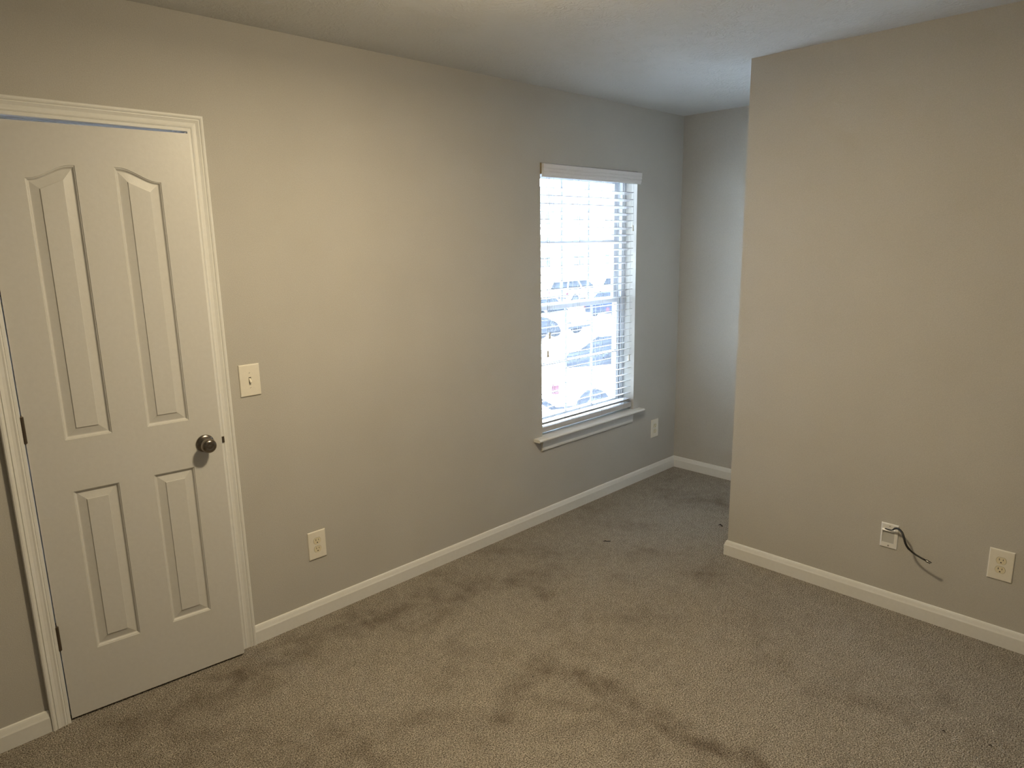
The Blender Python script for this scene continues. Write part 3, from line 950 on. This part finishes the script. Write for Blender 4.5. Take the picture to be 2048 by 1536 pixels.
CAR_N = {'sedan': ([(-2.3, 0.30), (-2.32, 0.75), (-2.2, 0.92), (-1.5, 0.96), (0.9, 0.96), (1.7, 0.88), (2.25, 0.72), (2.3, 0.35)],
                   [(-1.75, 0.95), (-1.15, 1.40), (0.15, 1.43), (1.0, 0.95)]),
         'suv': ([(-2.35, 0.38), (-2.38, 0.95), (-2.3, 1.08), (0.95, 1.08), (1.9, 1.02), (2.3, 0.85), (2.35, 0.42)],
                 [(-2.28, 1.07), (-2.0, 1.68), (0.2, 1.72), (1.05, 1.07)]),
         'truck': ([(-2.75, 0.48), (-2.78, 1.12), (0.25, 1.14), (0.3, 1.12), (2.2, 1.12), (3.4, 1.06), (3.75, 0.9), (3.78, 0.5)],
                   [(0.25, 1.12), (0.38, 1.80), (1.6, 1.84), (2.45, 1.12)])}
def car(kind, paint, x, y, rz, label, name='parked_car', cat='car', group=None):
    e = empty(name, (x, y, GZ), label, cat, group, rz=rz)
    body, cab_ = CAR_N[kind]
    hw = 0.90
    bm = bmesh.new()
    prism(bm, body, (-hw, hw), lambda u, v, w_: (u, w_, v))
    finish('body', bm, paint, e, bevel=0.09, seg=3, smooth=True)
    bm = bmesh.new()
    A = [bm.verts.new((u, -(hw - 0.04 - (0.16 if v > 1.2 else 0)), v)) for u, v in cab_]
    B = [bm.verts.new((u, (hw - 0.04 - (0.16 if v > 1.2 else 0)), v)) for u, v in cab_]
    k = len(A)
    for i in range(k):
        f = bm.faces.new((A[i], A[(i + 1) % k], B[(i + 1) % k], B[i]))
        f.material_index = 0 if i == 1 else 1
    bm.faces.new(A[::-1]).material_index = 1
    bm.faces.new(B).material_index = 1
    # pillars and roof
    finish('cabin', bm, [paint, 'cglass'], e, bevel=0.03)
    for s in (-1, 1):
        for (a, b) in ((cab_[0], cab_[1]), (cab_[3], cab_[2]), (((cab_[0][0] + cab_[3][0]) / 2, cab_[0][1]), ((cab_[1][0] + cab_[2][0]) / 2, cab_[1][1]))):
            bm = bmesh.new()
            tube(bm, [(a[0], s * (hw - 0.04), a[1]), (b[0], s * (hw - 0.20), b[1])], 0.045, 6)
            finish('window_pillar', bm, paint, e)
    L = body[-1][0]
    LR = -body[0][0] - 0.0
    wr = 0.40 if kind == 'truck' else 0.34
    for wx in (-LR * 0.62, L * 0.62):
        for s in (-1, 1):
            bm = bmesh.new()
            lathe(bm, [(0, s * 0.90), (wr * 0.6, s * 0.92), (wr * 0.72, s * 0.94), (wr * 0.95, s * 0.93), (wr, s * 0.88), (wr, s * 0.72), (0, s * 0.72)],
                  lambda a, b, h: (wx + a, h, wr + b), 24)
            wh = finish('wheel', bm, 'tyre', e, smooth=True)
            bm = bmesh.new()
            lathe(bm, [(0, s * 0.945), (wr * 0.18, s * 0.95), (wr * 0.2, s * 0.93), (wr * 0.55, s * 0.935), (wr * 0.62, s * 0.948), (wr * 0.64, s * 0.92)], lambda a, b, h: (wx + a, h, wr + b), 24)
            for q in range(5):
                a = q * 2 * PI / 5
                tube(bm, [(wx, s * 0.945, wr), (wx + 0.6 * wr * math.cos(a), s * 0.955, wr + 0.6 * wr * math.sin(a))], 0.03, 5)
            finish('hubcap', bm, 'rim', wh)
            # dark arch lining
            bm = bmesh.new()
            prism(bm, [((wr + 0.09) * math.cos(q * PI / 12), (wr + 0.09) * math.sin(q * PI / 12)) for q in range(13)], (s * 0.895, s * 0.912), lambda u, v, w_: (wx + u, w_, wr + v))
            finish('wheel_arch', bm, 'tyre', e)
    zt = body[1][1] - 0.12
    for s in (-1, 1):
        bm = bmesh.new()
        box(bm, -LR - 0.06, -LR + 0.10, s * 0.86 - 0.06, s * 0.86 + 0.06, zt - 0.16, zt + 0.06)
        finish('tail_light', bm, 'red', e)
        bm = bmesh.new()
        box(bm, L - 0.12, L - 0.0, s * 0.72 - 0.14, s * 0.72 + 0.14, zt - 0.22, zt - 0.08)
        finish('headlight', bm, 'rim', e)
    bm = bmesh.new()
    box(bm, -LR - 0.07, L + 0.05, -0.80, 0.80, 0.42, 0.52)
    finish('bumper', bm, 'tyre', e)
    return e
car('truck', 'car_white', 14.14, 8.10, -0.45, 'white pickup with one big wheel showing, lowest in the window', 'parked_truck', 'truck')
car('sedan', 'car_dark', 17.7, 10.5, -0.45, 'slate grey car just past the white pickup, its tail light towards the left')
car('suv', 'car_dark', 21.9, 21.2, -PI / 2, 'dark car facing the room at the left edge of the window view')
car('suv', 'car_white', 24.5, 21.2, -PI / 2, 'white car with a dark windscreen beside the dark car, left half of the window')
car('sedan', 'car_blue', 33.5, 23.2, 0.0, 'blue car to the right of the orange cone')
car('suv', 'car_white', 39.2, 31.3, 0.0, 'white car with dark windows far across the car park, left one of two')
car('suv', 'car_white', 45.5, 31.3, 0.0, 'white car with dark windows far across the car park, right one of two')

bm = bmesh.new()
cn = empty('traffic_cone', (30.15, 24.0, GZ), 'orange traffic cone standing in the car park', 'traffic cone')
lathe(bm, [(0, 0.95), (0.05, 0.95), (0.20, 0.04), (0, 0.04)], lambda a, b, h: (a, b, h), 20)
box(bm, -0.26, 0.26, -0.26, 0.26, 0, 0.05)
finish('cone_body', bm, 'cone', cn)
bm = bmesh.new()
lathe(bm, [(0.152, 0.40), (0.105, 0.66), (0.100, 0.66), (0.145, 0.40)], lambda a, b, h: (a, b, h), 20)
finish('reflective_band', bm, 'white_band', cn)

# apartment building across the car park
bu = empty('apartment_building', (50, 62, GZ), 'white apartment building across the car park, washed out by daylight', 'building')
bm = bmesh.new()
box(bm, -70, 60, 0, 14, 0, 9.0)
finish('siding_wall', bm, 'siding', bu)
bm = bmesh.new()
prism(bm, [(-0.8, 8.9), (15, 8.9), (7, 12.5)], (-71, 61), lambda u, v, w_: (w_, u, v))
finish('roof', bm, 'roof', bu)
for r_ in range(3):
    for k in range(17):
        x = -62 + k * 7.2
        bm = bmesh.new()
        box(bm, x, x + 1.0, -0.08, 0.02, 1.0 + r_ * 2.9, 2.5 + r_ * 2.9)
        box(bm, x + 1.25, x + 2.25, -0.08, 0.02, 1.0 + r_ * 2.9, 2.5 + r_ * 2.9)
        finish('window', bm, 'bwin', bu)
bm = bmesh.new()
box(bm, -70, 60, -1.2, 0, 3.0, 3.35)
finish('porch_roof', bm, 'bwin', bu)
